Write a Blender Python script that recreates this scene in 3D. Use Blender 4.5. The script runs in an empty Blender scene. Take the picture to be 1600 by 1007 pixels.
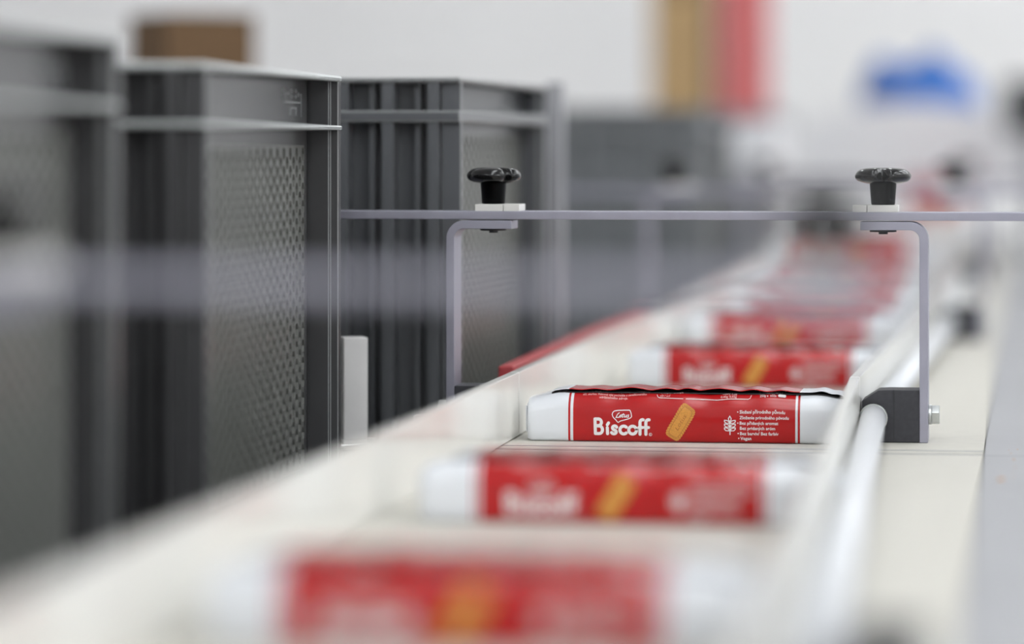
import bpy, bmesh, math, random
from mathutils import Vector, Matrix
random.seed(7)
C = bpy.context.scene.collection
S = bpy.context.scene
# ------------------------------------------------------------------ camera
F = 5419.0                       # focal length in pixels of the 1600 px wide frame
HY = 228.0                       # horizon row
TH = math.atan(800.0 / F)        # the camera is turned left of the belt's direction
ZB = 0.90                        # belt surface height
ZC = ZB + 0.2055                 # camera height
cam_d = bpy.data.cameras.new('camera')
cam = bpy.data.objects.new('camera', cam_d); C.objects.link(cam)
cam.location = (0, 0, ZC); cam.rotation_euler = (math.pi/2, 0, TH)
cam_d.sensor_width = 36; cam_d.lens = 36 * F / 1600
cam_d.shift_y = -(503.5 - HY) / 1600
cam_d.clip_start = 0.05; cam_d.clip_end = 100
cam_d.dof.use_dof = True; cam_d.dof.focus_distance = 2.408; cam_d.dof.aperture_fstop = 2.3
S.camera = cam
# ------------------------------------------------------------------ world, exposure
w = bpy.data.worlds.new('world'); S.world = w; w.use_nodes = True
w.node_tree.nodes['Background'].inputs[0].default_value = (0.9, 0.95, 1, 1)
w.node_tree.nodes['Background'].inputs[1].default_value = 0.5
S.view_settings.view_transform = 'Standard'; S.view_settings.look = 'None'
S.view_settings.gamma = 1; S.view_settings.use_curve_mapping = False
S.view_settings.exposure = 0.03
LAMP = 6.5                       # strength of the hall's ceiling lamps

# ------------------------------------------------------------------ helpers
def lin(r, g, b):
    f = lambda c: (c/255/12.92) if c/255 <= 0.04045 else ((c/255+0.055)/1.055)**2.4
    return (f(r), f(g), f(b), 1)

def mat(name, rgb, rough=0.5, metal=0.0, noise=0.06, scale=40, bump=0.0, coat=0.0, spec=0.5, emit=0, stretch=None, trans=0.0):
    m = bpy.data.materials.new(name); m.use_nodes = True
    nt = m.node_tree; b = nt.nodes['Principled BSDF']
    col = lin(*rgb)
    tc = nt.nodes.new('ShaderNodeTexCoord'); mp = nt.nodes.new('ShaderNodeMapping')
    nt.links.new(tc.outputs['Object'], mp.inputs['Vector'])
    if stretch: mp.inputs['Scale'].default_value = stretch
    n = nt.nodes.new('ShaderNodeTexNoise'); n.inputs['Scale'].default_value = scale; n.inputs['Detail'].default_value = 3
    nt.links.new(mp.outputs[0], n.inputs['Vector'])
    r = nt.nodes.new('ShaderNodeValToRGB')
    r.color_ramp.elements[0].position = 0.3; r.color_ramp.elements[1].position = 0.7
    r.color_ramp.elements[0].color = tuple(max(0, c*(1-noise)) for c in col[:3]) + (1,)
    r.color_ramp.elements[1].color = tuple(min(1, c*(1+noise)) for c in col[:3]) + (1,)
    nt.links.new(n.outputs['Fac'], r.inputs[0]); nt.links.new(r.outputs[0], b.inputs['Base Color'])
    b.inputs['Roughness'].default_value = rough; b.inputs['Metallic'].default_value = metal
    b.inputs['Coat Weight'].default_value = coat; b.inputs['Coat Roughness'].default_value = 0.15
    b.inputs['Specular IOR Level'].default_value = spec
    b.inputs['Transmission Weight'].default_value = trans
    if bump:
        bp = nt.nodes.new('ShaderNodeBump'); bp.inputs['Strength'].default_value = bump; bp.inputs['Distance'].default_value = 0.001
        nt.links.new(n.outputs['Fac'], bp.inputs['Height']); nt.links.new(bp.outputs[0], b.inputs['Normal'])
    if emit:
        b.inputs['Emission Color'].default_value = (0.95, 0.98, 1.0, 1); b.inputs['Emission Strength'].default_value = emit
    return m

M = dict(
    belt=mat('cream_belt', (198, 195, 186), 0.55, noise=0.03, scale=60),
    guide=mat('white_guide_plastic', (250, 249, 244), 0.13, noise=0.02, scale=15, spec=0.3),
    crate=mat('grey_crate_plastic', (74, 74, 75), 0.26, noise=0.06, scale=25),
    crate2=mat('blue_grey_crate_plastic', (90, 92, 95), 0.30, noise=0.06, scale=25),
    rim_glint=mat('painted_rim_glint', (200, 204, 203), 0.3, noise=0.12, scale=120),  # highlight along rim and ledge edges, painted as a paler colour
    dim_glint=mat('painted_dim_glint', (136, 138, 138), 0.35, noise=0.12, scale=120),  # weaker edge glint put into the colour; the moulded marks share it
    panel=mat('lit_panel_plastic', (108, 109, 105), 0.28, noise=0.05, scale=25),  # same crate plastic, coloured lighter for the light the panel catches
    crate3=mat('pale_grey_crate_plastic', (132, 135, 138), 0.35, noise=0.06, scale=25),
    alu=mat('satin_aluminium', (166, 165, 178), 0.45, 0.8, noise=0.04, scale=60, stretch=(1, 12, 1)),
    alu_edge=mat('brushed_steel', (190, 190, 198), 0.35, 0.9, noise=0.05, scale=80),
    steel=mat('steel_sheet', (160, 161, 165), 0.38, 0.35, noise=0.05, scale=6),
    zinc=mat('zinc_plated_steel', (205, 208, 206), 0.28, 0.9, noise=0.06, scale=200),
    darksteel=mat('dark_washer_steel', (70, 70, 72), 0.4, 0.8),
    knob=mat('glossy_black_plastic', (5, 5, 6), 0.14, noise=0.1, spec=0.45),
    stem=mat('black_stem_plastic', (5, 5, 6), 0.3, noise=0.1, spec=0.08),
    block=mat('dark_grey_clamp_plastic', (62, 62, 66), 0.55, spec=0.3, noise=0.1, scale=300, bump=0.1),
    spacer=mat('white_spacer_plastic', (222, 220, 216), 0.35, noise=0.03),
    tube=mat('white_tube_plastic', (212, 214, 218), 0.34, noise=0.02),
    red=mat('red_wrapper_film', (180, 17, 21), 0.34, noise=0.04, scale=50, coat=0.75, bump=0.02, spec=0.05),
    white=mat('white_wrapper_film', (226, 229, 234), 0.34, noise=0.015, scale=50, coat=0.6, bump=0.03, spec=0.3),
    gap_shade=mat('gap_shade_film', (22, 18, 20), 0.6),  # the seam gap's shade, put into the film's colour
    ink=mat('white_print', (238, 232, 232), 0.4, noise=0.02),
    pink=mat('pale_pink_print', (240, 190, 190), 0.4, noise=0.02),
    bis=mat('biscuit_caramel_print', (216, 150, 66), 0.4, noise=0.1, scale=900),
    bis_d=mat('biscuit_brown_print', (168, 98, 34), 0.4, noise=0.1, scale=900),
    bis_l=mat('biscuit_light_print', (230, 172, 88), 0.4, noise=0.06, scale=900),
    post=mat('off_white_plastic', (238, 236, 234), 0.4, noise=0.03),
    deck=mat('dark_side_deck', (88, 88, 90), 0.5, 0.2, noise=0.1),
    redstrip=mat('red_edge_plastic', (178, 66, 70), 0.45),
    card=mat('brown_cardboard', (106, 80, 52), 0.75, noise=0.05, scale=12),
    tan=mat('tan_cardboard', (196, 164, 118), 0.75, noise=0.06, scale=12),
    redbox=mat('red_carton_board', (220, 116, 116), 0.5),
    machine=mat('white_machine_enamel', (236, 237, 240), 0.35, noise=0.02),
    mgrey=mat('grey_machine_enamel', (140, 142, 146), 0.45, noise=0.04),
    blue=mat('blue_plastic_film', (0, 98, 186), 0.5, noise=0.12, scale=9),
    dark=mat('dark_plastic_housing', (40, 42, 44), 0.5),
    crumb=mat('biscuit_crumb', (206, 150, 84), 0.8, noise=0.2, scale=800),
    wall=mat('pale_hall_paint', (244, 243, 243), 0.8, noise=0.03, scale=1.5),
    floor=mat('grey_hall_floor', (190, 190, 188), 0.5, noise=0.08, scale=3),
    lamp=mat('lamp_diffuser', (255, 255, 255), 0.5, emit=LAMP),
)

g = M['guide'].node_tree; pb = g.nodes['Principled BSDF']; out = g.nodes['Material Output']
tl = g.nodes.new('ShaderNodeBsdfTranslucent'); tl.inputs['Color'].default_value = lin(240, 238, 230)
mx = g.nodes.new('ShaderNodeMixShader'); mx.inputs[0].default_value = 0.12
g.links.new(pb.outputs[0], mx.inputs[1]); g.links.new(tl.outputs[0], mx.inputs[2]); g.links.new(mx.outputs[0], out.inputs['Surface'])

class MB:
    """collects polygons, each with a material slot"""
    def __init__(s): s.v = []; s.f = []; s.mi = []; s.sm = []
    def add(s, vs, fs, mi=0, smooth=False):
        o = len(s.v); s.v += [tuple(p) for p in vs]
        for f in fs: s.f.append([i+o for i in f]); s.mi.append(mi); s.sm.append(smooth)
    def box(s, x0, x1, y0, y1, z0, z1, mi=0):
        s.add([(x0,y0,z0),(x1,y0,z0),(x1,y1,z0),(x0,y1,z0),(x0,y0,z1),(x1,y0,z1),(x1,y1,z1),(x0,y1,z1)],
              [(0,3,2,1),(4,5,6,7),(0,1,5,4),(1,2,6,5),(2,3,7,6),(3,0,4,7)], mi)
    def prism(s, poly, axis, a, b, mi=0, smooth=False):
        """poly: counter-clockwise 2-D outline; axis: the extruded axis"""
        def P(u, v, t): return {'x': (t, u, v), 'y': (u, t, v), 'z': (u, v, t)}[axis]
        n = len(poly)
        vs = [P(u, v, a) for u, v in poly] + [P(u, v, b) for u, v in poly]
        s.add(vs, [tuple(range(n)), tuple(range(2*n-1, n-1, -1))], mi)
        s.add(vs, [(i, i+n, (i+1) % n + n, (i+1) % n) for i in range(n)], mi, smooth)
    def tube(s, p, q, r, n=24, r2=None, mi=0, caps=True):
        p, q = Vector(p), Vector(q); d = (q-p).normalized()
        a = d.orthogonal().normalized(); b = d.cross(a); r2 = r if r2 is None else r2
        vs = [p + r*(math.cos(t)*a + math.sin(t)*b) for t in [2*math.pi*i/n for i in range(n)]]
        vs += [q + r2*(math.cos(t)*a + math.sin(t)*b) for t in [2*math.pi*i/n for i in range(n)]]
        s.add(vs, [(i, (i+1) % n, (i+1) % n + n, i+n) for i in range(n)], mi, True)
        if caps: s.add(vs, [tuple(range(n-1, -1, -1)), tuple(range(n, 2*n))], mi)
    def mesh(s, name, mats, bevel=0.0, seg=2, edge=-1):
        me = bpy.data.meshes.new(name); me.from_pydata(s.v, [], s.f)
        for m in mats: me.materials.append(m)
        me.polygons.foreach_set('material_index', s.mi); me.polygons.foreach_set('use_smooth', s.sm)
        bm = bmesh.new(); bm.from_mesh(me)
        bmesh.ops.remove_doubles(bm, verts=bm.verts, dist=1e-6)
        bmesh.ops.recalc_face_normals(bm, faces=bm.faces)
        if bevel:
            es = [e for e in bm.edges if len(e.link_faces) == 2 and e.calc_face_angle(0) > 0.6]
            bmesh.ops.bevel(bm, geom=es, offset=bevel, segments=seg, profile=0.5, affect='EDGES', clamp_overlap=True, material=edge)
            for f in bm.faces: f.smooth = True
        bm.to_mesh(me); bm.free()
        if bevel: me.set_sharp_from_angle(angle=0.7)
        me.update(); return me
    def build(s, name, mats, parent=None, bevel=0.0, seg=2, kind=None, edge=-1):
        if not isinstance(mats, (list, tuple)): mats = [mats]
        o = bpy.data.objects.new(name, s.mesh(name, mats, bevel, seg, edge)); C.objects.link(o)
        if parent: o.parent = parent
        if bevel:
            wn = o.modifiers.new('normals', 'WEIGHTED_NORMAL'); wn.keep_sharp = True; wn.weight = 80
        if kind: o['kind'] = kind
        return o

def thing(name, label, cat, loc=(0,0,0), rz=0, group=None):
    o = bpy.data.objects.new(name, None); C.objects.link(o); o.empty_display_size = 0.05
    o.location = loc; o.rotation_euler = (0, 0, rz); o['label'] = label; o['category'] = cat
    if group: o['group'] = group
    return o
def tag(o, label, cat, group=None):
    o['label'] = label; o['category'] = cat
    if group: o['group'] = group
    return o
def dup(root, label, loc=None, rot=None, scale=None):
    r = root.copy(); C.objects.link(r); r['label'] = label
    if loc is not None: r.location = loc
    if rot is not None: r.rotation_euler = rot
    if scale is not None: r.scale = scale
    for ch in list(root.children):
        c = ch.copy(); C.objects.link(c); c.parent = r
        for g in list(ch.children):
            d = g.copy(); C.objects.link(d); d.parent = c
    return r
def boxpart(name, x0, x1, y0, y1, z0, z1, m, parent=None, bevel=0.0006, seg=2):
    b = MB(); b.box(x0, x1, y0, y1, z0, z1); return b.build(name, m, parent, bevel, seg)
def X_at(px, Y):  # lateral position seen in column px at the distance Y along the belt
    return Y * math.tan(math.atan((px-800)/F) - TH)

# ------------------------------------------------------------------ hall
def struct(name, b, m):
    o = b.build(name, m); o['kind'] = 'structure'; return o
WX0, WX1, WY0, WY1, WH = -4.5, 4.5, -4.0, 9.4, 4.2
for nm, box, m in (('floor', (WX0, WX1, WY0, WY1, -0.1, 0), 'floor'), ('ceiling', (WX0, WX1, WY0, WY1, WH, WH+0.1), 'wall'),
                   ('wall_back', (WX0, WX1, WY1, WY1+0.1, 0, WH), 'wall'), ('wall_front', (WX0, WX1, WY0-0.1, WY0, 0, WH), 'wall'),
                   ('wall_left', (WX0-0.1, WX0, WY0, WY1, 0, WH), 'wall'), ('wall_right', (WX1, WX1+0.1, WY0, WY1, 0, WH), 'wall')):
    b = MB(); b.box(*box); struct(nm, b, M[m])
lamp0 = None
lamp_spots = [(x, y) for x in (1.6, 2.5, 3.3, 4.1) for y in (-3.0, -1.1, 2.4, 5.2, 7.9)] + [(-0.25, y) for y in (-3.0, -1.1, 0.8, 2.7, 7.9)] + [(-2.2, y) for y in (-3.0, -1.1, 7.9)]  # unseen rows, added more densely right and behind the camera for fill
for x, y in lamp_spots:
    if lamp0 is None:
            lamp0 = thing('ceiling_light', 'long white ceiling light panel hung under the hall ceiling', 'light', (x, y, WH), 0, 'ceiling lights of the hall')
            boxpart('housing', -0.23, 0.23, -0.9, 0.9, -0.06, 0, M['machine'], lamp0, 0.005)
            d = MB(); d.box(-0.2, 0.2, -0.87, 0.87, -0.075, -0.061); d.build('diffuser', M['lamp'], lamp0)
    else:
            dup(lamp0, lamp0['label'], (x, y, WH))

# ------------------------------------------------------------------ conveyor
YJ = X = None
YJ = 2.338                                     # joint between the two belts
BX0, BX1 = -0.362, -0.027
def belt_z(Y):
    return ZB
conv = thing('conveyor', 'long cream belt conveyor with steel side deck carrying the red packs', 'conveyor')
def belt(y0, y1):
    b = MB()
    z0, z1 = belt_z(y0), belt_z(y1)
    n = 8; prof = []
    r = 0.006
    for i in range(n+1):                       # rounded nose at the near end
        t = -math.pi/2 - math.pi*i/n
        prof.append((y0 + r + r*math.cos(t), z0 - r + r*math.sin(t)))
    for i in range(n+1):                       # and at the far end
        t = math.pi/2 - math.pi*i/n
        prof.append((y1 - r + r*math.cos(t), z1 - r + r*math.sin(t)))
    b.prism(prof[::-1], 'x', BX0, BX1, 0, True)
    o = b.build('belt', M['belt'], conv); o.data.set_sharp_from_angle(angle=0.9); return o
belt(0.45, YJ - 0.0025)
belt(YJ + 0.0025, 7.6)
for k, dy in enumerate((-0.0125, 0.0125)):     # thin grey lines along the belt noses
    z = belt_z(YJ + dy)
    boxpart('joint_strip', BX0, BX1, YJ+dy-0.0018, YJ+dy+0.0018, z-0.001, z+0.0003, M['mgrey'], conv, 0)
boxpart('bed', BX0, BX1, 0.45, 7.6, ZB-0.10, ZB-0.052, M['mgrey'], conv, 0.002)
for y in (0.8, 2.8, 4.8, 7.2):
    for x in (BX0+0.03, 0.33):
        boxpart('leg', x-0.025, x+0.025, y-0.025, y+0.025, 0, ZB-0.10, M['mgrey'], conv, 0.002)
# steel deck to the right of the belt, in two lengths that meet beside the belt joint
for y0, y1 in ((0.45, YJ-0.001), (YJ+0.001, 6.0)):
    boxpart('side_deck', BX1+0.0003, 0.40, y0, y1, ZB-0.10, ZB-0.0015, M['steel'], conv, 0.0015)
# crumbs on the steel deck
b = MB()
for px, py, s in ((1584, 719, .0011), (1586, 731, .0007), (1563, 751, .0022), (1567, 749, .0012), (1583, 744, .0007), (1590, 703, .0006), (1576, 704, .0005), (1580, 709, .0006)):
    d = 0.207*F/(py-HY); Y = d*(math.cos(TH) + (px-800)/F*math.sin(TH)); x = X_at(px, Y)
    z = ZB-0.0015
    pts = [(x+s*math.cos(a)*random.uniform(.7,1.1), Y+s*math.sin(a)*random.uniform(.7,1.2), z) for a in [k*math.pi/3 for k in range(6)]]
    b.add(pts + [(x, Y, z+s*0.7)], [(i, (i+1) % 6, 6) for i in range(6)] + [(5,4,3,2,1,0)])
tag(b.build('crumbs', M['crumb'], None, 0, 2, 'stuff'), 'scattered orange biscuit crumbs on the steel deck beside the belt', 'crumbs')

# ------------------------------------------------------------------ guide strips and tubes
GZ0, GZ1 = ZB + 0.0006, ZB + 0.0455
def strip(name, label, pts, thick, z0=GZ0, z1=GZ1, m='guide'):
    """upright plastic strip along a line of (x, y) points"""
    b = MB(); vs = []
    for x, y in pts:
        vs += [(x-thick/2, y, z0), (x+thick/2, y, z0), (x+thick/2, y, z1), (x-thick/2, y, z1)]
    fs = [(3,2,1,0)]
    for k in range(len(pts)-1):
        a = 4*k
        fs += [(a+i, a+(i+1) % 4, a+4+(i+1) % 4, a+4+i) for i in range(4)]
    a = 4*(len(pts)-1); fs.append((a, a+1, a+2, a+3))
    b.add(vs, fs)
    return b
LGX = -0.3565
A_Y = (1.209, 2.41, 3.69, 5.03)                # the guide bridges along the belt
XR = (0.0040, -0.0656, -0.0413, -0.050)
XL = (-0.4027, -0.4027, -0.4027, -0.4027)
TX = [-0.075] + [x - 0.0373 for x in XR[1:]]                  # tube centres at the bridges
left_cuts = (0.62, 2.425, 3.72, 6.2)
left_lab = ('white plastic guide strip left of the nearest packs, running up to the sharp bracket',
            'white plastic guide strip on the crate side, beyond the sharp left bracket',
            'far white plastic guide strip on the crate side, running into the machine')
for k in range(3):
    t = thing('guide_strip', left_lab[k], 'guide strip', (LGX, left_cuts[k], GZ0), 0, 'guide strips along the belt')
    b = strip('', '', [(0, 0.0008), (0, left_cuts[k+1]-left_cuts[k]-0.0008)], 0.007, 0, GZ1-GZ0)
    b.build('strip', M['guide'], t, 0.0009)
right_lab = ('white plastic guide strip right of the nearest packs, in front of the sharp clamp block',
             'white plastic guide strip right of the packs behind the sharp clamp block',
             'far white plastic guide strip right of the packs, running into the machine')
RO = -0.0130
ry = [A_Y[0]-0.5] + [A_Y[1]-0.002] + [A_Y[2]] + [6.2]
rx = [TX[0]+0.0116, TX[1], TX[2], TX[2]+(TX[3]-TX[2])*(6.2-A_Y[2])/(A_Y[3]-A_Y[2])]
for k in range(3):
    t = thing('guide_strip', right_lab[k], 'guide strip', (rx[k]+RO, ry[k], GZ0), 0, 'guide strips along the belt')
    b = strip('', '', [(0, 0.0008), (rx[k+1]-rx[k], ry[k+1]-ry[k]-0.0008)], 0.007, 0, GZ1-GZ0)
    b.build('strip', M['guide'], t, 0.0009)
tube_lab = ('white guide tube in front of the sharp clamp block, running toward the camera',
            'white guide tube behind the sharp clamp block, beside the second bridge',
            'farthest white guide tube, beyond the third bridge')
TZ = ZB + 0.0175
for k in range(3):
    y0, y1 = A_Y[k]+0.031, A_Y[k+1]-0.001
    t = thing('guide_tube', tube_lab[k], 'tube', (TX[k], y0, TZ), 0, 'guide tubes right of the packs')
    d = Vector((TX[k+1]-TX[k], y1-y0, 0))
    b = MB(); b.tube((0, 0, 0), d, 0.0088, 32); b.build('tube', M['tube'], t)
    e = d.normalized()
    b = MB(); b.tube(d-e*0.0075, d-e*0.0015, 0.0098, 32); b.build('collar', M['zinc'], t, 0.0004)

# ------------------------------------------------------------------ guide bridges (bar, two brackets, knobs, clamp blocks)
def knob_mesh(rot):
    b = MB(); n = 84
    prof = [(0.0, 0.0), (0.35, 0.0), (0.62, -0.0004), (0.80, -0.0013), (0.92, -0.0029), (0.985, -0.0048), (1.0, -0.0062),
            (0.975, -0.0078), (0.90, -0.0092), (0.75, -0.0103), (0.52, -0.0112), (0.30, -0.0113)]
    vs, fs = [], []
    for i in range(n):
        ph = 2*math.pi*i/n
        dn = min(abs((ph - rot - k*2*math.pi/3 + math.pi) % (2*math.pi) - math.pi) for k in range(3))
        notch = 0.40*math.exp(-(dn/0.20)**2)
        for r, z in prof:
            R = 0.0196*(1 - notch*min(1, max(0, (r-0.25)/0.5)))
            dz = 0.0012*math.exp(-(dn/0.25)**2)*min(1, r/0.6) if z > -0.003 else 0
            vs.append((r*R*math.cos(ph), r*R*math.sin(ph), z-dz))
    m = len(prof)
    for i in range(n):
        j = (i+1) % n
        for k in range(m-1): fs.append((i*m+k, i*m+k+1, j*m+k+1, j*m+k))
    b.add(vs, fs, 0, True)
    return b
def stem_mesh():
    b = MB(); n = 16
    prof = [(0.0094, -0.0105), (0.0093, -0.0118), (0.0083, -0.0252), (0.0079, -0.0258), (0.0, -0.0258)]
    vs, fs = [], []
    for i in range(n):
        a = 2*math.pi*i/n
        vs += [(r*math.cos(a), r*math.sin(a), z) for r, z in prof]
    m = len(prof)
    for i in range(n):
        j = (i+1) % n
        fs += [(i*m+k, i*m+k+1, j*m+k+1, j*m+k) for k in range(m-1)]
    b.add(vs, fs, 0, True); return b
H_BAR1, H_BAR0 = -0.0460, -0.0518              # heights relative to the camera
H_FL1, H_FL0 = -0.0526, -0.0585
H_BOT = -0.2053
WID = 0.031
def bridge(k, label, bar0, bar1):
    Y = A_Y[k]; xl, xr = XL[k], XR[k]
    t = thing('guide_bridge', label, 'bracket', (0, Y, ZC), 0, 'guide bridges over the belt')
    b = MB(); b.box(bar0, bar1, 0, WID, H_BAR0, H_BAR1); b.build('cross_bar', M['alu'], t, 0.0005)
    for side in (0, 1):
        x = xl if not side else xr; s = 1 if not side else -1   # s points inward
        T = 0.0058; R = 0.0125; L = 0.0465; KO = 0.0314
        if k == 0 and side: KO = 0.0731; L = 0.0880
        zb = H_BOT if side else -0.195
        out = [(0, zb)]
        for i in range(9):
            a = math.pi - (math.pi/2)*i/8
            out.append((R + R*math.cos(a), H_FL1 - R + R*math.sin(a)))
        out += [(L, H_FL1), (L, H_FL0)]
        ri = R - T
        for i in range(9):
            a = math.pi/2 + (math.pi/2)*i/8
            out.append((R + ri*math.cos(a), H_FL1 - R + ri*math.sin(a)))
        out.append((T, zb))
        poly = [(x + s*u, z) for u, z in out]
        b = MB(); b.prism(poly, 'y', 0, WID)
        if k == 0 and side:                     # the nearest bar is held from the crate side only; its free end has a knob over a short plate
            px0 = x + s*KO; boxpart('clamp_plate', px0-0.019, px0+0.019, 0.001, WID-0.001, H_FL0, H_BAR0, M['alu'], t, 0.0004)
        else: b.build('bracket', M['alu'], t, 0.0004)
        # knob with stem, spacer plates, washer
        kx = x + s*KO; ky = WID/2
        kz = -0.0152
        kn = knob_mesh(math.radians(-42) if not side else math.radians(-91)).build('knob', M['knob'], t)
        kn.location = (kx, ky, kz)
        st = stem_mesh().build('knob_stem', M['stem'], kn)
        for u0, u1 in ((0.0204, 0.0403), (0.0406, 0.0520)):
            if side: u0, u1 = (0.0207, 0.0418) if u0 < 0.03 else (0.0421, 0.0520)
            u0, u1 = u0 + KO - 0.0314, u1 + KO - 0.0314
            xa, xb = sorted((x + s*u0, x + s*u1))
            boxpart('spacer_plate', xa, xb, 0.001, WID-0.001, H_BAR1, -0.0411, M['spacer'], t, 0.0004)
        b = MB(); b.tube((kx, ky, H_FL0), (kx, ky, H_FL0-0.0014), 0.0093, 28); b.build('washer', M['darksteel'], t)
        b = MB(); b.tube((kx, ky, H_FL0-0.0014), (kx, ky, H_FL0-0.0030), 0.0034, 6); b.build('bolt_end', M['darksteel'], t)
        if k == 0 and side: continue            # the tube's near end has a clamp of its own
        # clamp block with its tube seat, bolt on the outer side
        zt, z0 = -0.1690, H_BOT if side else -0.2070
        wb = (0.0375 if side else 0.0355) if k else 0.0335
        xi = x + s*T
        prof = [(0, z0), (wb-0.006, z0), (wb+0.002, z0+0.010), (wb+0.002, zt-0.0075), (wb-0.009, zt-0.0004), (wb-0.016, zt), (0, zt)]
        poly = [(xi + s*u, z) for u, z in prof]
        b = MB(); b.prism(poly, 'y', 0.0005, WID-0.0005); bl = b.build('clamp_block', M['block'], t, 0.0008)
        xg = xi + s*0.0175
        boxpart('block_seam', xg-0.0002, xg+0.0002, 0.0002, 0.0012, z0+0.001, zt+0.0002, M['dark'], bl, 0)
        bz = -0.1868
        b = MB(); b.tube((x, ky, bz), (x - s*0.0022, ky, bz), 0.0070, 28); b.build('bolt_washer', M['zinc'], t, 0.0003)
        b = MB(); b.tube((x - s*0.0022, ky, bz), (x - s*0.0076, ky, bz), 0.0069, 6); b.build('bolt_head', M['zinc'], t, 0.0005)
    return t
t = thing('tube_clamp', 'dark clamp block at the near end of the right guide tube', 'clamp', (-0.0640, A_Y[0], ZB))
b = MB(); b.prism([(0.0, 0.0), (0.0300, 0.0), (0.0300, 0.0363), (0.0110, 0.0363), (0.0035, 0.0350), (0.0, 0.0290)], 'y', 0, WID); b.build('clamp_block', M['block'], t, 0.0008)
boxpart('block_seam', 0.0160, 0.0164, -0.0002, 0.0008, 0.001, 0.0364, M['dark'], t, 0)
b = MB(); b.tube((0.0300, WID/2, 0.0185), (0.0322, WID/2, 0.0185), 0.0070, 28); b.tube((0.0322, WID/2, 0.0185), (0.0370, WID/2, 0.0185), 0.0068, 6); b.build('bolt_head', M['zinc'], t, 0.0004)
bridge(0, 'nearest guide bridge, a blurred grey bar and black knob in front of the sharp bridge', -0.62, -0.046)
bridge(1, 'sharp aluminium guide bridge with two black star knobs over the focused pack', -0.53, 0.16)
bridge(2, 'blurred third guide bridge with black knobs behind the sharp bridge', -0.53, 0.16)
bridge(3, 'farthest guide bridge with black knobs just in front of the white machine', -0.53, 0.16)

# ------------------------------------------------------------------ biscuit packs
PL, PW, PT = 0.2254, 0.060, 0.0352             # length, depth, height
PROF = [(-0.0240, 0.0003), (-0.0285, 0.0005), (-0.0298, 0.0022), (-0.0302, 0.0080), (-0.0302, 0.0160), (-0.0299, 0.0225), (-0.0288, 0.0262),
        (-0.0262, 0.0297), (-0.0232, 0.0322), (-0.0195, 0.0337), (-0.0120, 0.0340), (0.0, 0.0341), (0.018, 0.0338), (0.0265, 0.0315), (0.0298, 0.026),
        (0.0302, 0.012), (0.0292, 0.0015), (0.0240, 0.0003)]
def px_x(px): return -PL/2 + (px-822)/508*PL   # pack-local x of a column of the photograph's sharp pack
def endf(x):
    """how far the pack draws in towards its ends: (height factor, depth factor)"""
    e = PL/2 - abs(x)
    h = 1.0 if e > 0.024 else 1 - 0.13*((0.024-e)/0.024)**1.5
    d = 1.0 if e > 0.004 else 1 - 0.06*((0.004-e)/0.004)**2
    lo = 0 if e > 0.005 else 0.0016*((0.005-e)/0.005)**2
    return h, d, lo
def surf(x, y, z, off=0.0):
    h, d, lo = endf(x)
    wob = 0.0004*math.sin(x*95)*math.sin(z*140+1) + 0.0003*math.sin(x*210+2)*(1 if z > 0.024 else 0.2)
    return (x, y*d - (off if off else 0), max(z*h + wob*(z > 0.02), lo))
# arc length along the front of the wrapper, from the foot up
ARC = [(0.0, PROF[1])]
for k in range(2, 11):
    a, b2 = PROF[k-1], PROF[k]
    ARC.append((ARC[-1][0] + math.hypot(b2[0]-a[0], b2[1]-a[1]), b2))
def on_front(x, z, off=0.00035):
    """print position: z is the height on the wrapper's front"""
    for k in range(2, 10):
        a, b2 = PROF[k], PROF[k+1]
        if z <= b2[1] or k == 9:
            t = (z-a[1])/max(1e-9, b2[1]-a[1]); y = a[0] + t*(b2[0]-a[0])
            n = Vector((0, -(b2[1]-a[1]), b2[0]-a[0])).normalized()
            q = surf(x, y, z)
            return (q[0], q[1] + n.y*off, q[2] + n.z*off)
def ph_z(py):  # height on the wrapper's front of a row of the photograph
    return max(0.0006, (692.0 - py)/2255.0 + 0.0)

def cap(b, x, y, r, mi=0, n=10):
    b.add([(x + r*math.cos(2*math.pi*i/n), y + r*math.sin(2*math.pi*i/n), 0) for i in range(n)], [tuple(range(n))], mi)
LAYER = [0]
def stroke(b, pts, wd, mi=0, close=False):
    """flat ribbon with round ends, in pixels (x right, y up); the third number is a hair's lift so strokes never coincide"""
    P = [tuple(p) for k, p in enumerate(pts) if k == 0 or math.dist(p, pts[k-1]) > 0.02]
    if close and math.dist(P[0], P[-1]) < 0.02: P.pop()
    LAYER[0] = (LAYER[0] + 1) % 12 if mi == 0 else 0
    z = LAYER[0]*1.2e-5
    n = len(P); L, R = [], []
    for k in range(n):
        a = P[k-1] if (k or close) else None
        c = P[(k+1) % n] if (k < n-1 or close) else None
        d = []
        if a: d.append(((P[k][0]-a[0]), (P[k][1]-a[1])))
        if c: d.append(((c[0]-P[k][0]), (c[1]-P[k][1])))
        d = [(u/math.hypot(u, v), v/math.hypot(u, v)) for u, v in d]
        tx, ty = sum(q[0] for q in d), sum(q[1] for q in d); l = math.hypot(tx, ty) or 1e-6
        tx, ty = tx/l, ty/l
        m = min(1.8, 1/max(0.3, abs(tx*d[0][0] + ty*d[0][1])))*wd/2
        L.append((P[k][0]-ty*m, P[k][1]+tx*m, z)); R.append((P[k][0]+ty*m, P[k][1]-tx*m, z))
    vs = L + R
    fs = [(k, n+k, n+(k+1) % n, (k+1) % n) for k in range(n if close else n-1)]
    b.add(vs, fs, mi)
    if not close and wd > 0.9:
        for (x, y), (x1, y1) in ((P[0], P[1]), (P[-1], P[-2])):
            a0 = math.atan2(y-y1, x-x1)
            b.add([(x + wd/2*math.cos(a0+t), y + wd/2*math.sin(a0+t), z) for t in [math.pi*(q/8-0.5) for q in range(9)]], [tuple(range(9))], mi)
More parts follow.
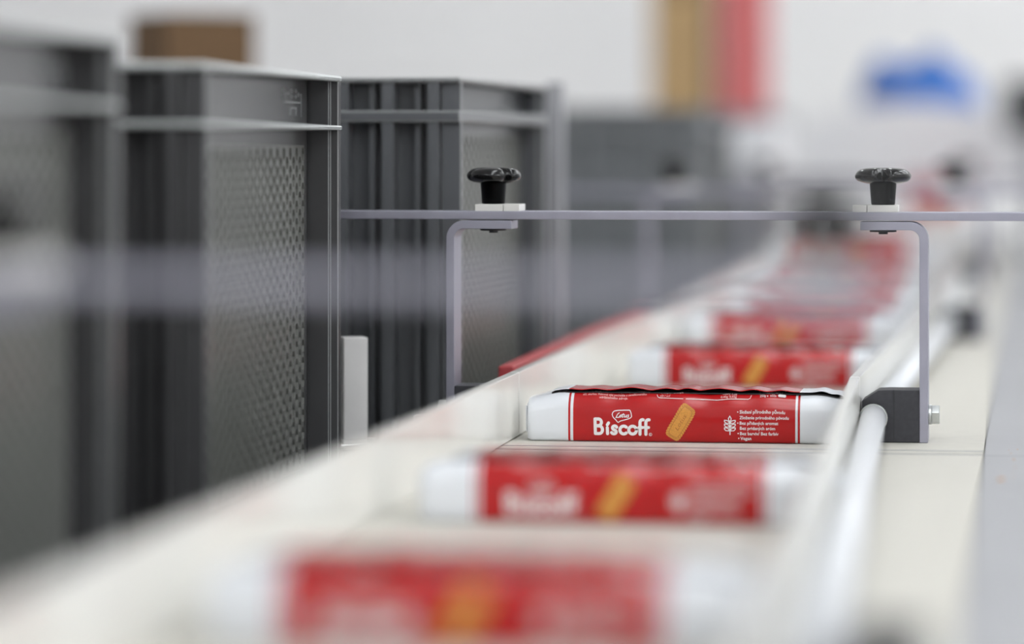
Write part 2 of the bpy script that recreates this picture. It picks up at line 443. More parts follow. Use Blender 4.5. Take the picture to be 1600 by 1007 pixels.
def arc(cx, cy, rx, ry, a0, a1, n=14):
    return [(cx + rx*math.cos(math.radians(a0 + (a1-a0)*i/n)), cy + ry*math.sin(math.radians(a0 + (a1-a0)*i/n))) for i in range(n+1)]
def decal(b, name, mats, parent, off=0.00038):
    """lay a flat drawing made in photograph pixels (y up from row 0) onto the wrapper's front"""
    o = MB()
    layers = {}
    for f, mi in zip(b.f, b.mi):
        o.add([on_front(px_x(b.v[i][0]), ph_z(-b.v[i][1]), off + 0.00006*mi + b.v[i][2]) for i in f], [tuple(range(len(f)))], mi)
    me = bpy.data.meshes.new(name); me.from_pydata(o.v, [], o.f)
    for m in mats: me.materials.append(m)
    me.polygons.foreach_set('material_index', o.mi)
    ob = bpy.data.objects.new(name, me); C.objects.link(ob); ob.parent = parent
    return ob
def text_poly(b, s, x, y, width=None, size=7.0, bold=0.0, mi=0, shear=0.0, align='LEFT', rot=0.0, sy=1.0):
    """letters drawn in photograph pixels: x, y is the start of the baseline (row y of the photograph)"""
    cu = bpy.data.curves.new('letters', 'FONT'); cu.body = s; cu.size = 1.0; cu.offset = bold; cu.resolution_u = 2; cu.shear = shear
    ob = bpy.data.objects.new('letters', cu); C.objects.link(ob)
    dg = bpy.context.evaluated_depsgraph_get(); dg.update()
    me = bpy.data.meshes.new_from_object(ob.evaluated_get(dg))
    vs = [v.co.copy() for v in me.vertices]; fs = [tuple(p.vertices) for p in me.polygons]
    bpy.data.objects.remove(ob); bpy.data.curves.remove(cu); bpy.data.meshes.remove(me)
    x0 = min(v.x for v in vs); x1 = max(v.x for v in vs)
    k = width/(x1-x0) if width else size
    ky = size if width else size
    sh = {'LEFT': 0, 'CENTER': (x1-x0)/2}[align]
    c, sn = math.cos(rot), math.sin(rot)
    out = []
    for v in vs:
        u, w2 = (v.x - x0 - sh)*k, v.y*ky*sy
        out.append((x + u*c - w2*sn, -y + u*sn + w2*c, 0))
    b.add(out, fs, mi)

def make_pack(label, loc):
    t = thing('biscuit_pack', label, 'biscuit pack', loc, 0, 'biscuit packs on the belt')
    # ---- wrapper body
    s0, s1, s2 = px_x(886.8), px_x(890.2), px_x(894.6)
    e0, e1, e2 = px_x(1242.0), px_x(1245.6), px_x(1249.2)
    xs = [-PL/2 + v for v in (0, .0006, .002, .0045, .007, .011, .016, .021, .025)] + [s0, s1, s2]
    n = 26
    xs += [s2 + (e0-s2)*i/n for i in range(1, n)] + [e0, e1, e2] + [PL/2 - v for v in (.025, .021, .016, .011, .007, .0045, .002, .0006, 0)]
    m = len(PROF)
    b = MB(); vs = [surf(x, y, z) for x in xs for y, z in PROF]
    fs, mi = [], []
    for i in range(len(xs)-1):
        xm = (xs[i]+xs[i+1])/2
        white = xm < s0 or s1 < xm < s2 or e0 < xm < e1 or xm > e2
        for k in range(m):
            fs.append((i*m+k, (i+1)*m+k, (i+1)*m+(k+1) % m, i*m+(k+1) % m)); mi.append(1 if white else 0)
    fs += [tuple(range(m-1, -1, -1)), tuple(range((len(xs)-1)*m, len(xs)*m))]; mi += [1, 1]
    b.v = vs; b.f = [list(f) for f in fs]; b.mi = mi; b.sm = [True]*len(fs)
    o = b.build('wrapper', [M['red'], M['white']], t); o.data.set_sharp_from_angle(angle=1.1)
    # ---- wavy top seam: a loose flap; gap shade painted dark on the lap beneath
    def gap(x):
        p = 822 + (x + PL/2)/PL*508
        g = 0.0
        for c, wd, hh in ((885, 22, .9), (927, 20, 1.2), (985, 30, 2.4), (1040, 24, 2.0), (1073, 20, 2.2), (1122, 32, 2.3), (1175, 18, 1.7), (1219, 17, 1.3), (1283, 13, 1.3), (1308, 10, 1.0)):
            g = max(g, hh*math.exp(-((p-c)/wd)**2*1.6))
        return 0.0002 + 0.00090*g
    nx = 150; xa, xb = px_x(858), px_x(1322)
    b = MB(); lap = MB()
    rows = [(-0.0215, 1.0), (-0.0150, 1.0), (-0.0060, 0.92), (0.0060, 0.88), (0.0180, 0.85), (0.0250, 0.1)]
    vt, vb, vl = [], [], []
    for i in range(nx+1):
        x = xa + (xb-xa)*i/nx
        hf, df, lo = endf(x)
        for y, kf in rows:
            zb_ = (0.0345 if y < 0.02 else 0.0326)*hf + 0.0003
            z = zb_ + gap(x)*kf*1.0
            vt.append((x, y, z + 0.00035)); vb.append((x, y, z))
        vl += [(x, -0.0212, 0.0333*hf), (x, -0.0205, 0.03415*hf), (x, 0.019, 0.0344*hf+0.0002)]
    r = len(rows)
    ft, mt = [], []
    N = len(vt)
    for i in range(nx):
        xm = xa + (xb-xa)*(i+.5)/nx
        wh = 1 if xm < s0 or xm > e2 else 0
        for k in range(r-1):
            ft.append((i*r+k, (i+1)*r+k, (i+1)*r+k+1, i*r+k+1)); mt.append(wh)
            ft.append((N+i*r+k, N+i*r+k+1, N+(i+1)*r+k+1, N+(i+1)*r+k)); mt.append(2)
        ft.append((i*r, N+i*r, N+(i+1)*r, (i+1)*r)); mt.append(wh)
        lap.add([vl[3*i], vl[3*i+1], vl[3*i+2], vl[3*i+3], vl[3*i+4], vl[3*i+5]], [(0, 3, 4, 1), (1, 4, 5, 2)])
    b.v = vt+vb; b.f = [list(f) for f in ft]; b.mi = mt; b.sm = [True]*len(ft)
    fl = b.build('seam_flap', [M['red'], M['white'], M['gap_shade']], t)
    lap.build('gap_shade_lap', M['gap_shade'], fl)
    # ---- end folds
    for s in (-1, 1):
        b = MB(); x = s*(PL/2)
        h = 0.0295
        out = [(-0.022, 0.004), (0.022, 0.004), (0.0245, 0.012), (0.023, 0.026), (0.0, h-0.001), (-0.023, 0.026), (-0.0245, 0.012)]
        b.prism(out, 'x', x, x + s*0.0009)
        b.prism([(-0.0240, 0.006), (0.0, 0.0155), (0.0240, 0.006), (0.025, 0.0245), (0.004, 0.017), (-0.004, 0.017), (-0.025, 0.0245)], 'x', x + s*0.0009, x + s*0.0018)
        b.build('end_fold', M['white'], t, 0.0002)
    # ---- print: word mark
    b = MB(); W = 4.8
    def at(pts): return [(927+u, v-681.6) for u, v in pts]
    stroke(b, at([(2.9, 2.7), (2.2, 25.4)]), W)
    stroke(b, at([(2.2, 25.4), (7.2, 25.4)] + arc(7.6, 20.3, 4.7, 5.1, 90, -90) + [(3, 15.0)]), W)
    stroke(b, at([(3, 14.6), (8.6, 14.6)] + arc(8.8, 8.7, 5.2, 6.0, 90, -90) + [(2.9, 2.7)]), W)
    stroke(b, at([(22.0, 2.7), (21.6, 12.0)]), W)                                  # i
    stroke(b, at([(21.6, 16.4), (23.6, 19.6)]), 4.6)
    stroke(b, at(arc(33.2, 11.9, 3.4, 3.0, 20, 250) + arc(31.9, 5.6, 3.8, 3.0, 80, -160)), 4.7)   # s
    stroke(b, at(arc(47.4, 8.7, 6.0, 6.1, 48, 312)), W)                            # c
    stroke(b, at(arc(61.4, 8.7, 6.0, 6.1, 0, 360, 24)), W)                         # o
    for f0 in (73.0, 82.2):                                                         # f f
        stroke(b, at([(f0, 2.4), (f0, 20.5)] + arc(f0+4.0, 20.5, 4.0, 4.6, 180, 75, 8)), W)
        stroke(b, at([(f0-1.9, 13.0), (f0+4.2, 13.0)]), 4.6)
    decal(b, 'brand_lettering', [M['ink']], t)
    b = MB(); stroke(b, arc(1016.4, -679.4, 2.2, 2.2, 0, 360, 16), 0.6)
    text_poly(b, 'R', 1015.3, 680.8, size=3.6); decal(b, 'registered_mark', [M['ink']], t)
    # emblem
    def c1(pts): return [(800 + u/5.333, -(580 + v/5.333)) for u, v in pts]
    ring = c1([(833, 366), (838, 348), (850, 335), (880, 329), (940, 327), (978, 328), (985, 333), (992, 358), (996, 382), (990, 392), (970, 402), (935, 412), (902, 421), (884, 433), (876, 428), (864, 412), (848, 398), (838, 384)])
    b = MB(); stroke(b, ring, 1.35, 0, True)
    em = decal(b, 'brand_emblem', [M['ink']], t)
    b = MB()
    stroke(b, c1([(893, 349), (878, 366), (868, 386), (864, 393), (872, 391), (886, 392), (892, 386)]), 1.35)    # L
    stroke(b, c1([(899, 375), (893, 384), (898, 390), (908, 384), (910, 375), (902, 372), (899, 375)]), 1.3)   # o
    stroke(b, c1([(928, 356), (920, 376), (917, 388), (924, 389)]), 1.3); stroke(b, c1([(912, 368), (936, 366)]), 1.2)  # t
    stroke(b, c1([(938, 371), (933, 385), (939, 389), (949, 383), (954, 371)]), 1.25); stroke(b, c1([(954, 371), (950, 387), (956, 388)]), 1.25)  # u
    stroke(b, c1([(973, 370), (965, 371), (966, 378), (971, 382), (968, 389), (959, 389)]), 1.25)                # s
    decal(b, 'emblem_lettering', [M['ink']], em)
    # ---- print: biscuit
    b = MB(); cx, cy, ang = 1063.4, -660.2, math.radians(-31)
    def rr(hw, hh, rad, wob=0.0, nw=46, n=184):
        out = []
        per = 2*math.pi
        for i in range(n):
            a = per*i/n
            ca, sa = hw*math.cos(a), hh*math.sin(a); q = math.hypot(ca, sa); ca, sa = ca/q, sa/q
            p = 5.5
            rho = (abs(ca/hw)**p + abs(sa/hh)**p)**(-1/p) + wob*math.cos(nw*a)
            u, v = rho*ca, rho*sa
            out.append((cx + u*math.cos(ang) - v*math.sin(ang), cy + u*math.sin(ang) + v*math.cos(ang), 0))
        return out
    o1 = rr(13.0, 28.5, 5, 0.8); n1 = len(o1)
    lev = [[(cx + (p[0]-cx)*q, cy + (p[1]-cy)*q, 0) for p in o1] for q in (1.0, .85, .7, .55, .4, .25, .1)]
    b.add([p for l in lev for p in l], [(a*n1+i, a*n1+(i+1) % n1, (a+1)*n1+(i+1) % n1, (a+1)*n1+i) for a in range(6) for i in range(n1)], 0)
    b.add(lev[-1], [tuple(range(n1))], 0)
    for k in range(46):                                                            # fluted edge
        i = int((k+0.5)*184/46) % 184
        a, c_ = o1[i], rr(9.6, 25.0, 5)[i]
        stroke(b, [(a[0]*.97+cx*.03, a[1]*.97+cy*.03), (c_[0], c_[1])], 0.7, 1)
    o2 = rr(9.0, 24.2, 4); stroke(b, [p[:2] for p in o2[::4]], 0.7, 1, True)
    text_poly(b, 'Lotus', cx-4.2, -(cy-13.0), width=27.0, size=9.0, bold=0.0, mi=2, rot=math.radians(59), shear=0.2)
    o = decal(b, 'biscuit_picture', [M['bis'], M['bis_d'], M['bis_d']], t, 0.0003)
    # ---- print: wheat symbol
    b = MB()
    def c2(pts): return [(1060 + u/5.333, -(580 + v/5.333)) for u, v in pts]
    stroke(b, c2([(429, 415), (430, 522)]), 1.5)
    stroke(b, c2([(428, 370), (417, 390), (419, 404), (428, 413), (438, 404), (439, 390)]), 1.3, 0, True)
    for y0 in (403, 434, 465):
        for s in (-1, 1):
            q = [(429+s*5, y0+27), (429+s*10, y0+10), (429+s*28, y0+3), (429+s*45, y0+2), (429+s*45, y0+14), (429+s*32, y0+26)]
            stroke(b, c2(q), 1.3, 0, True)
    decal(b, 'wheat_symbol', [M['ink']], t)
    # ---- print: claims
    for s, x0, y, x1, bul in (('Složení přírodního původu', 1155.6, 645.4, 1226.1, 1152.6), ('Zloženie prírodného pôvodu', 1155.3, 653.9, 1231.9, None),
                              ('Bez přidaných aromat', 1155.6, 662.4, 1215.6, 1152.8), ('Bez pridaných aróm', 1156.0, 670.4, 1210.7, None),
                              ('Bez barviv/ Bez farbív', 1156.2, 678.6, 1216.0, 1153.3), ('Vegan', 1156.6, 686.2, 1173.7, 1154.2)):
        b = MB(); text_poly(b, s, x0, y, x1-x0, 6.9, 0.018)
        if bul: cap(b, bul, -(y-2.4), 0.95)
        decal(b, 'claim_text', [M['ink']], t)
    # ---- print: small print on the upper bevel
    b = MB()
    for s, x0, y, x1, sz in (('pšeničná mouka, cukr, rostlinné oleje, kandysový cukrový sirup', 909, 616.9, 1014, 3.4),
                             ('sůl, skořice. Palmový olej pochádza z certifikovaného', 908.5, 620.8, 1009, 3.8), ('udržateľného zdroja.', 935, 625.0, 980, 4.6)):
        text_poly(b, s, x0, y, x1-x0, sz, 0.008)
    decal(b, 'small_print', [M['pink']], t)
    b = MB()
    stroke(b, [(1025.5, -612), (1025.3, -619.5), (1026.5, -622.4), (1029.5, -623.8), (1100, -624.4), (1120, -625.2), (1140, -624.6), (1168, -624.4), (1171, -623.0), (1172.6, -619), (1175.2, -612)], 0.8)
    decal(b, 'panel_outline', [M['ink']], t)
    b = MB()
    for s, x0, y, x1, sz in (('energie / energia', 1030, 617.6, 1066, 3.2), ('sůl / soľ', 1030, 621.8, 1046, 3.4), ('0,40g', 1125, 622.6, 1136.5, 4.4), ('0,02g', 1138.5, 622.6, 1150, 4.4),
                             ('cukry 3,2g', 1128, 618.6, 1150, 3.4)):
        text_poly(b, s, x0, y, x1-x0, sz, 0.01)
    stroke(b, [(1137.5, -612.5), (1137.3, -623)], 0.5)
    decal(b, 'nutrition_text', [M['pink']], t)
    b = MB(); text_poly(b, '250g e', 1186, 621.4, 13, 4.6, 0.01); text_poly(b, '±32x', 1202, 621.4, 10, 4.6, 0.01)
    stroke(b, [(1216, -619.6), (1225, -619.6)], 3.6); text_poly(b, 'hmotnosť', 1182, 616.8, 44, 3.4, 0.01)
    decal(b, 'weight_marking', [M['ink']], t)
    return t
pc = 822 + 508/2
def place(Y, px_red):  # px_red: photograph column of the middle of the red band (1069 on the sharp pack)
    x = X_at(px_red, Y - PW/2) - (px_x(1069))
    return (x, Y, belt_z(Y))
Yp = 2.389 + PW/2
packs = [
    (Yp, 1069, 'sharply focused red and white biscuit pack with legible print under the guide bridge', 0),
    (1.870 + PW/2, 969, 'slightly blurred biscuit pack just in front of the sharp pack', 0.004),
    (1.393 + PW/2, 735, 'nearest biscuit pack, strongly blurred, at the front of the belt', 0),
    (2.935 + PW/2, 1185, 'blurred biscuit pack just behind the sharp pack', -0.004),
    (3.590 + PW/2, 1233, 'second biscuit pack behind the sharp one, just short of the third bridge', 0.006),
]
pk0 = make_pack(packs[0][2], place(packs[0][0], packs[0][1]))
for Y, px, lab, rz in packs[1:]:
    dup(pk0, lab, place(Y, px), (0, 0, rz))
far_names = ('third', 'fourth', 'fifth', 'sixth', 'seventh', 'eighth')
for k, (Y, px) in enumerate(((4.05, 1283), (4.56, 1306), (4.96, 1326), (5.30, 1345), (5.56, 1352), (5.82, 1360))):
    dup(pk0, far_names[k] + ' biscuit pack behind the sharp one, a blurred red bar far along the belt', place(Y, px), (0, 0, random.uniform(-.01, .01)))
for k, (Y, px) in enumerate(((4.96, 1330), (5.30, 1346), (5.56, 1353))):
    x, y, z = place(Y, px)
    dup(pk0, 'blurred biscuit pack lying on top of the %s pack behind the sharp one' % far_names[k+2], (x, y, z + PT*0.985), (0, 0, random.uniform(-.01, .01)))

# ------------------------------------------------------------------ grey crates
CZ0 = ZC - 0.2500                               # side deck height
deck = thing('side_table', 'dark grey table left of the belt carrying the grey crates', 'table')
boxpart('table_top', -1.70, -0.3645, 0.9, 5.98, CZ0-0.04, CZ0, M['deck'], deck, 0.002)
for x in (-1.62, -0.44):
    for y in (1.0, 3.4, 5.9):
        boxpart('leg', x-0.03, x+0.03, y-0.03, y+0.03, 0, CZ0-0.04, M['deck'], deck, 0.002)
def make_crate(label, loc, rz, mt, ledge=0.0360, lth=0.0032, height=0.2984, edge='rim_glint'):
    """origin: near outer corner towards the belt; the crate reaches to -x and +y"""
    W, L, H = 0.60, 0.407, height
    t = thing('plastic_crate', label, 'crate', loc, rz, 'grey plastic crates beside the belt')
    ins = 0.0205; wt = 0.003                    # how far walls sit inside the rim
    zl = H - ledge
    # walls
    b = MB()
    def wall(b, x0, x1, y0, y1, z0=0.012, z1=H-0.002): b.box(x0, x1, y0, y1, z0, z1)
    pz0, pz1, py0, py1 = 0.030, zl-0.012, 0.030, L-0.030
    xo = -ins
    # belt-side wall: frame around the perforated panel
    b.box(xo-wt, xo, ins, L-ins, 0.012, pz0); b.box(xo-wt, xo, ins, L-ins, pz1, H-0.002)
    b.box(xo-wt, xo, ins, py0, pz0, pz1); b.box(xo-wt, xo, py1, L-ins, pz0, pz1)
    wall(b, -W+ins, -W+ins+wt, ins, L-ins)
    wall(b, -W+ins, -ins, ins, ins+wt); wall(b, -W+ins, -ins, L-ins-wt, L-ins)
    b.build('walls', mt, t)
    b = MB(); b.box(-W+ins, -ins, ins, L-ins, 0.0, 0.012); b.build('floor_plate', mt, t, 0.002)
    # rim and ledge: rings with rounded edges
    def ring(name, z0, z1, bev):
        b = MB()
        o = [(-W, 0), (0, 0), (0, L), (-W, L)]; i = [(-W+ins+wt, ins+wt), (-ins-wt, ins+wt), (-ins-wt, L-ins-wt), (-W+ins+wt, L-ins-wt)]
        vs = [(x, y, z) for z in (z0, z1) for x, y in o + i]
        fs = []
        for k in range(4):
            j = (k+1) % 4
            fs += [(k, j, j+4, k+4), (8+k, 8+k+4, 8+j+4, 8+j), (k, 8+k, 8+j, j), (k+4, j+4, 8+j+4, 8+k+4)]
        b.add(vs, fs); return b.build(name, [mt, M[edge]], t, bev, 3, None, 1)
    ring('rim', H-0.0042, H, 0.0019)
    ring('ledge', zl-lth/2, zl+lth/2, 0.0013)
    # stepped corner posts on the belt side
    for y0, y1, d in ((0.0, 0.030, 1), (L-0.030, L, -1)):
        b = MB()
        ym = y0 + 0.018 if d > 0 else y0 + 0.012
        if d > 0:
            poly = [(-0.0150, y0+0.006), (-0.0005, y0+0.006), (-0.0005, y0+0.013), (-0.0058, y0+0.013), (-0.0058, y1), (-ins, y1), (-0.0150, y1)]
        else:
            poly = [(-0.034, y0+0.014), (-0.0064, y0+0.014), (-0.0064, y0+0.0195), (-0.0009, y0+0.0195), (-0.0009, y1-0.0005), (-0.034, y1-0.0005)]
        b.prism(poly, 'z', 0.004, H-0.003)
        b.build('corner_post', [mt, M['dim_glint']], t, 0.0006, 2, None, 1)
    for y0, y1 in ((0.004, 0.030), (L-0.030, L-0.004)):
        b = MB(); b.prism([(-W+0.0005, y0), (-W+0.034, y0), (-W+0.034, y1), (-W+0.0005, y1)], 'z', 0.004, H-0.003); b.build('corner_post', mt, t, 0.0007)
    # upright ribs on the camera-facing and rear walls
    for k in range(15):
        x = -0.0205 - k*0.0345
        b = MB(); b.box(x-0.0045, x+0.0045, 0.0015, ins, 0.006, H-0.003); b.build('rib', mt, t, 0.0006)
        b = MB(); b.box(x-0.0155, x-0.0110, 0.0090, ins, 0.006, H-0.003); b.build('rib', mt, t, 0.0006)
    # perforated panel: hexagonal net with real holes
    R = 0.0067; rh = 0.0047; th = 0.0024
    b = MB()
    ncol = int((py1-py0)/(1.5*R)); nrow = int((pz1-pz0)/(R*math.sqrt(3)))
    vs, fs = [], []
    stepy = (py1-py0)/ncol; stepz = (pz1-pz0)/(nrow+0.5)
    for c in range(ncol):
        for r in range(nrow):
            cy = py0 + (c+0.5)*stepy; cz = pz0 + (r+0.5 + (0.5 if c % 2 else 0.0))*stepz
            o = len(vs)
            for rad, x in ((1.0, xo), (rh/R, xo), (rh/R, xo-th), (1.0, xo-th)):
                for k in range(6):
                    a = math.pi/3*k
                    vs.append((x, min(py1, max(py0, cy + rad*stepy/1.5*math.cos(a))), min(pz1, max(pz0, cz + rad*stepz/math.sqrt(3)*math.sin(a)))))
            for k in range(6):
                j = (k+1) % 6
                fs += [(o+k, o+j, o+6+j, o+6+k), (o+6+k, o+6+j, o+12+j, o+12+k), (o+12+k, o+12+j, o+18+j, o+18+k)]
    # close the half-cells along the top and foot of every other column
    me_b = MB(); me_b.add(vs, fs)
    for c in range(ncol):
        cy0, cy1 = py0 + c*stepy - stepy/6, py0 + (c+1)*stepy + stepy/6
        z = (pz0, pz0+0.5*stepz) if c % 2 else (pz1-0.5*stepz, pz1)
        me_b.box(xo-th*0.9, xo-0.0001, max(py0, cy0), min(py1, cy1), *z)
    me_b.build('perforated_panel', M['panel'], t, 0, 2, 'stuff')
    # moulded marks below the rim
    b = MB()
    yb = L - 0.047; zt = H - 0.010
    def bar(y0, y1, z0, z1): b.box(xo, xo+0.0006, y0, y1, z0, z1)
    bar(yb+0.004, yb+0.0048, zt-0.019, zt-0.003)
    bar(yb-0.052, yb+0.002, zt-0.0098, zt-0.0086)
    for k in range(3):
        y = yb - 0.050 + k*0.020
        for q in range(3):
            a = 2*math.pi*q/3 + k
            yy, zz = y + 0.006*math.cos(a), zt - 0.0035 + 0.0022*math.sin(a)
            bar(yy-0.004, yy+0.004, zz-0.0003, zz+0.0003); bar(yy-0.001, yy+0.001, zz-0.0014, zz+0.0014)
    bar(yb-0.032, yb-0.030, zt-0.018, zt-0.0125); bar(yb-0.014, yb-0.012, zt-0.018, zt-0.0125); bar(yb-0.032, yb-0.012, zt-0.0133, zt-0.0125)
    b.build('moulded_mark', M['dim_glint'], t)
    return t
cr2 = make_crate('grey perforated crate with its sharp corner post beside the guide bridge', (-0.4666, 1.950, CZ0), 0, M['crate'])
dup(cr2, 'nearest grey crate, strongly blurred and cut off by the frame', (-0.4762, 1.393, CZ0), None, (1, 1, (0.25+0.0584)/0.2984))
cr3 = make_crate('blurred grey ribbed crate behind the bridge between two black knobs', (-0.4106, 2.520, CZ0), math.radians(-1.4), M['crate2'], 0.0290, 0.0085, 0.3007, 'dim_glint')
make_crate('far grey crate beyond the pale upright, left of the third bridge', (-0.4130, 4.560, CZ0), 0, M['crate3'], 0.0290, 0.0085, 0.3007, 'dim_glint')

# ------------------------------------------------------------------ small fittings on the crate side
t = thing('stop_post', 'short white plastic post with chrome foot beside the sharp crate corner', 'post', (X_at(547, 2.43), 2.462, CZ0), math.radians(24))
hz = 0.25 - 0.138
boxpart('post', -0.013, 0.0052, -0.008, 0.008, 0.0375, hz, M['post'], t, 0.0012)
boxpart('foot_plate', -0.016, 0.0125, -0.012, 0.010, 0.0310, 0.0350, M['zinc'], t, 0.001)
boxpart('foot_column', -0.012, 0.004, -0.007, 0.007, 0.0, 0.0310, M['darksteel'], t, 0.001)
b = MB(); b.tube((0.0085, -0.004, 0.0350), (0.0085, -0.004, 0.0385), 0.0035, 6); b.build('foot_bolt', M['zinc'], t, 0.0004)
boxpart('foot_shim', -0.013, 0.0052, -0.008, 0.008, 0.0350, 0.0375, M['post'], t, 0.0003)
t = thing('edge_rail', 'red plastic edge rail behind the white guide strip near the blurred crate', 'rail', (-0.3735, 2.50, CZ0))
boxpart('rail', -0.006, 0.006, 0.0, 0.92, 0.060, 0.0895, M['redstrip'], t, 0.002)
for y in (0.05, 0.45, 0.87):
    boxpart('rail_foot', -0.004, 0.004, y-0.01, y+0.01, 0.0, 0.060, M['darksteel'], t, 0.001)
t = thing('upright_post', 'slim pale grey metal upright standing behind the blurred ribbed crate', 'post', (X_at(866, 3.06), 3.07, CZ0))
boxpart('upright', -0.0065, 0.0065, -0.012, 0.012, 0.004, 0.25+0.056, M['steel'], t, 0.0012)
boxpart('base_plate', -0.025, 0.025, -0.025, 0.025, 0.0, 0.004, M['zinc'], t, 0.0008)
# pale sensor arm low behind the bar's left end
d = 2.60; x0 = X_at(672, 2.47)
t = thing('sensor_bracket', 'small pale metal sensor arm low behind the left bracket', 'bracket', (x0, 2.475, CZ0))
boxpart('column', -0.004, 0.004, -0.004, 0.004, 0.0, 0.050, M['darksteel'], t, 0.0008)
boxpart('arm', -0.012, 0.013, -0.006, 0.006, 0.050, 0.0545, M['zinc'], t, 0.0008)
b = MB(); b.tube((-0.0085, -0.0065, 0.0475), (-0.0085, 0.006, 0.0475), 0.0025, 14); b.build('lens', M['dark'], t)

# ------------------------------------------------------------------ background
t = thing('cardboard_box', 'tall brown cardboard box behind the nearest two crates', 'box', (X_at(300, 4.10), 4.10, CZ0), math.radians(38))
h = 0.25 + 0.155
boxpart('carton', -0.058, 0.058, -0.058, 0.058, 0, h, M['card'], t, 0.002)
boxpart('lid_flap', -0.058, -0.0006, -0.0585, 0.0585, h, h+0.003, M['card'], t, 0.0008)
boxpart('lid_flap', 0.0006, 0.058, -0.0585, 0.0585, h, h+0.003, M['card'], t, 0.0008)
boxpart('tape', -0.012, 0.012, -0.0588, 0.0588, h+0.003, h+0.0034, M['tan'], t, 0)
# packing table with a tan and a red carton
TZ2 = ZC + 0.058
t = thing('packing_table', 'grey packing table far behind the crates with cartons on it', 'table', (0, 6.25, 0))
boxpart('table_top', -0.90, -0.44, -0.02, 0.42, TZ2-0.03, TZ2, M['mgrey'], t, 0.002)
for x in (-0.87, -0.47):
    for y in (0.01, 0.39):
        boxpart('leg', x-0.02, x+0.02, y-0.02, y+0.02, 0, TZ2-0.03, M['mgrey'], t, 0.001)
def carton(name, label, px0, px1, Y, z, h, dep, m, m2):
    x0, x1 = X_at(px0, Y), X_at(px1, Y)
    t = thing(name, label, 'box', ((x0+x1)/2, Y, z)); a = (x1-x0)/2
    boxpart('carton', -a, a, 0, dep, 0, h, m, t, 0.002)
    boxpart('lid_flap', -a, -0.0006, 0, dep, h, h+0.003, m, t, 0.0006)
    boxpart('lid_flap', 0.0006, a, 0, dep, h, h+0.003, m, t, 0.0006)
    boxpart('tape', -0.015, 0.015, -0.0006, 0, h*0.6, h, m2, t, 0)
    return t
carton('tall_carton', 'tall tan carton on the far packing table', 1018, 1106, 6.30, TZ2, 0.36, 0.2, M['tan'], M['card'])
carton('red_carton', 'tall red carton beside the tan one on the packing table', 1124, 1192, 6.30, TZ2, 0.36, 0.2, M['redbox'], M['redbox'])
# white cabinet left of the belt in front of the packing table
x0, x1 = X_at(1075, 5.25), -0.375
t = thing('machine_cabinet', 'white cabinet with a dark sensor face left of the far belt', 'cabinet', ((x0+x1)/2, 5.25, CZ0)); a = (x1-x0)/2
boxpart('base', -a, a, 0, 0.34, 0, 0.207, M['mgrey'], t, 0.003)
boxpart('housing', -a, a, 0, 0.34, 0.207, 0.284, M['machine'], t, 0.006)
b = MB(); b.tube((-a+0.025, -0.012, 0.246), (-a+0.025, 0, 0.246), 0.020, 28); b.build('dial', M['post'], t, 0.001)
# wrapping machine over the belt's end
MX0, MX1, MY0, MY1 = -0.405, 0.012, 6.25, 7.7
t = thing('wrapping_machine', 'white arched machine hood over the far end of the belt', 'machine', ((MX0+MX1)/2, MY0, 0))
hw = (MX1-MX0)/2
prof = [(-hw, ZC-0.085)]
prof += [(hw, ZC-0.085)] + [(hw*math.cos(a), ZC+0.005 + 0.075*math.sin(a)) for a in [math.pi*i/18 for i in range(19)]]
b = MB(); b.prism(prof, 'y', 0, MY1-MY0, 0, True); o = b.build('hood', M['machine'], t); o.data.set_sharp_from_angle(angle=0.6)
b = MB(); b.tube((X_at(1506, 6.25)-(MX0+MX1)/2, -0.016, ZC-0.045), (X_at(1506, 6.25)-(MX0+MX1)/2, 0, ZC-0.045), 0.017, 24); b.build('stop_button', M['redstrip'], t, 0.002)
boxpart('side_panel', -hw, -hw+0.010, 0, MY1-MY0, 0, ZC-0.085, M['machine'], t, 0.002)
boxpart('side_panel', hw-0.010, hw, 0, MY1-MY0, 0, ZC-0.085, M['machine'], t, 0.002)
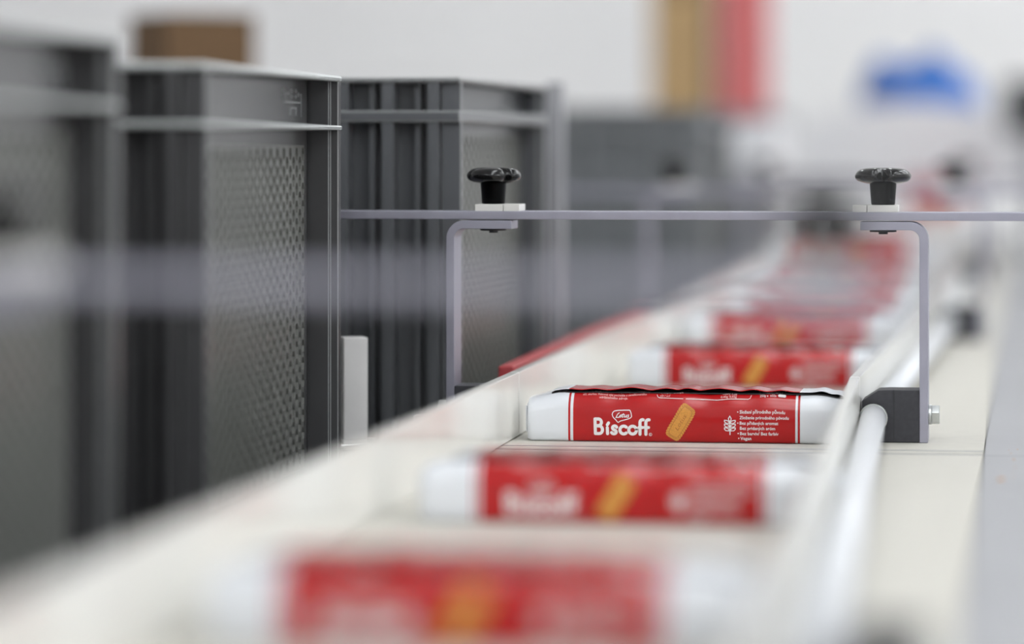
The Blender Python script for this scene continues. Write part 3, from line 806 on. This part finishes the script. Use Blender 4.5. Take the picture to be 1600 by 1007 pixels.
# blue sack on the hood
b = MB(); n, m2 = 40, 14; vs, fs = [], []
def hood_z(x): # x from the hood's middle
    return ZC + 0.005 + 0.075*math.sqrt(max(0, 1-(x/hw)**2))
sx0 = (X_at(1437, 6.55)) - (MX0+MX1)/2
for i in range(n):
    a = 2*math.pi*i/n
    for k in range(m2+1):
        r = math.sin(math.pi/2*k/m2) if k < m2 else 1.0
        x = 0.112*r*math.cos(a)*(1+0.05*math.sin(3*a)); y = 0.13*r*math.sin(a)*(1+0.06*math.cos(4*a))
        hgt = 0.082*math.cos(math.pi/2*k/m2)**0.7*(1 + 0.25*math.sin(5*a)*r + 0.2*math.sin(x*60))
        vs.append((x, y, hood_z(x+sx0) + 0.001 + max(0.003*(k < m2), hgt)))
for i in range(n):
    j = (i+1) % n
    fs += [(i*(m2+1)+k, i*(m2+1)+k+1, j*(m2+1)+k+1, j*(m2+1)+k) for k in range(m2)]
b.add(vs, fs, 0, True)
o = b.build('plastic_sack', M['blue']); o.location = ((MX0+MX1)/2+sx0, 6.50, 0)
tag(o, 'crumpled bright blue plastic sack lying on the white machine hood', 'sack')
# dark control box on a pole
t = thing('control_box', 'dark control box on a pole at the right beyond the deck', 'control box', (X_at(1618, 6.1), 6.10, 0))
boxpart('pole', -0.012, 0.012, 0.01, 0.034, 0, ZC+0.02, M['mgrey'], t, 0.002)
boxpart('housing', -0.055, 0.055, -0.03, 0.01, ZC+0.02, ZC+0.115, M['dark'], t, 0.006)
b = MB(); b.tube((0.0, -0.034, ZC+0.07), (0.0, -0.03, ZC+0.07), 0.012, 20); b.build('button', M['mgrey'], t)
t = thing('white_carton', 'white carton on the far belt under a red carton', 'box', ((X_at(1422, 6.10)+X_at(1500, 6.10))/2, 6.10, ZB))
boxpart('carton', -0.048, 0.048, 0, 0.08, 0, 0.088, M['machine'], t, 0.001)
boxpart('tape', -0.010, 0.010, -0.0005, 0, 0.05, 0.088, M['tan'], t, 0)
t = thing('red_box', 'small red carton lying on the white carton on the far belt', 'box', ((X_at(1422, 6.10)+X_at(1500, 6.10))/2, 6.10, ZB+0.088))
boxpart('carton', -0.050, 0.050, 0, 0.08, 0, 0.060, M['redstrip'], t, 0.001)
boxpart('lid_flap', -0.050, 0.050, 0, 0.08, 0.060, 0.062, M['redstrip'], t, 0.0005)
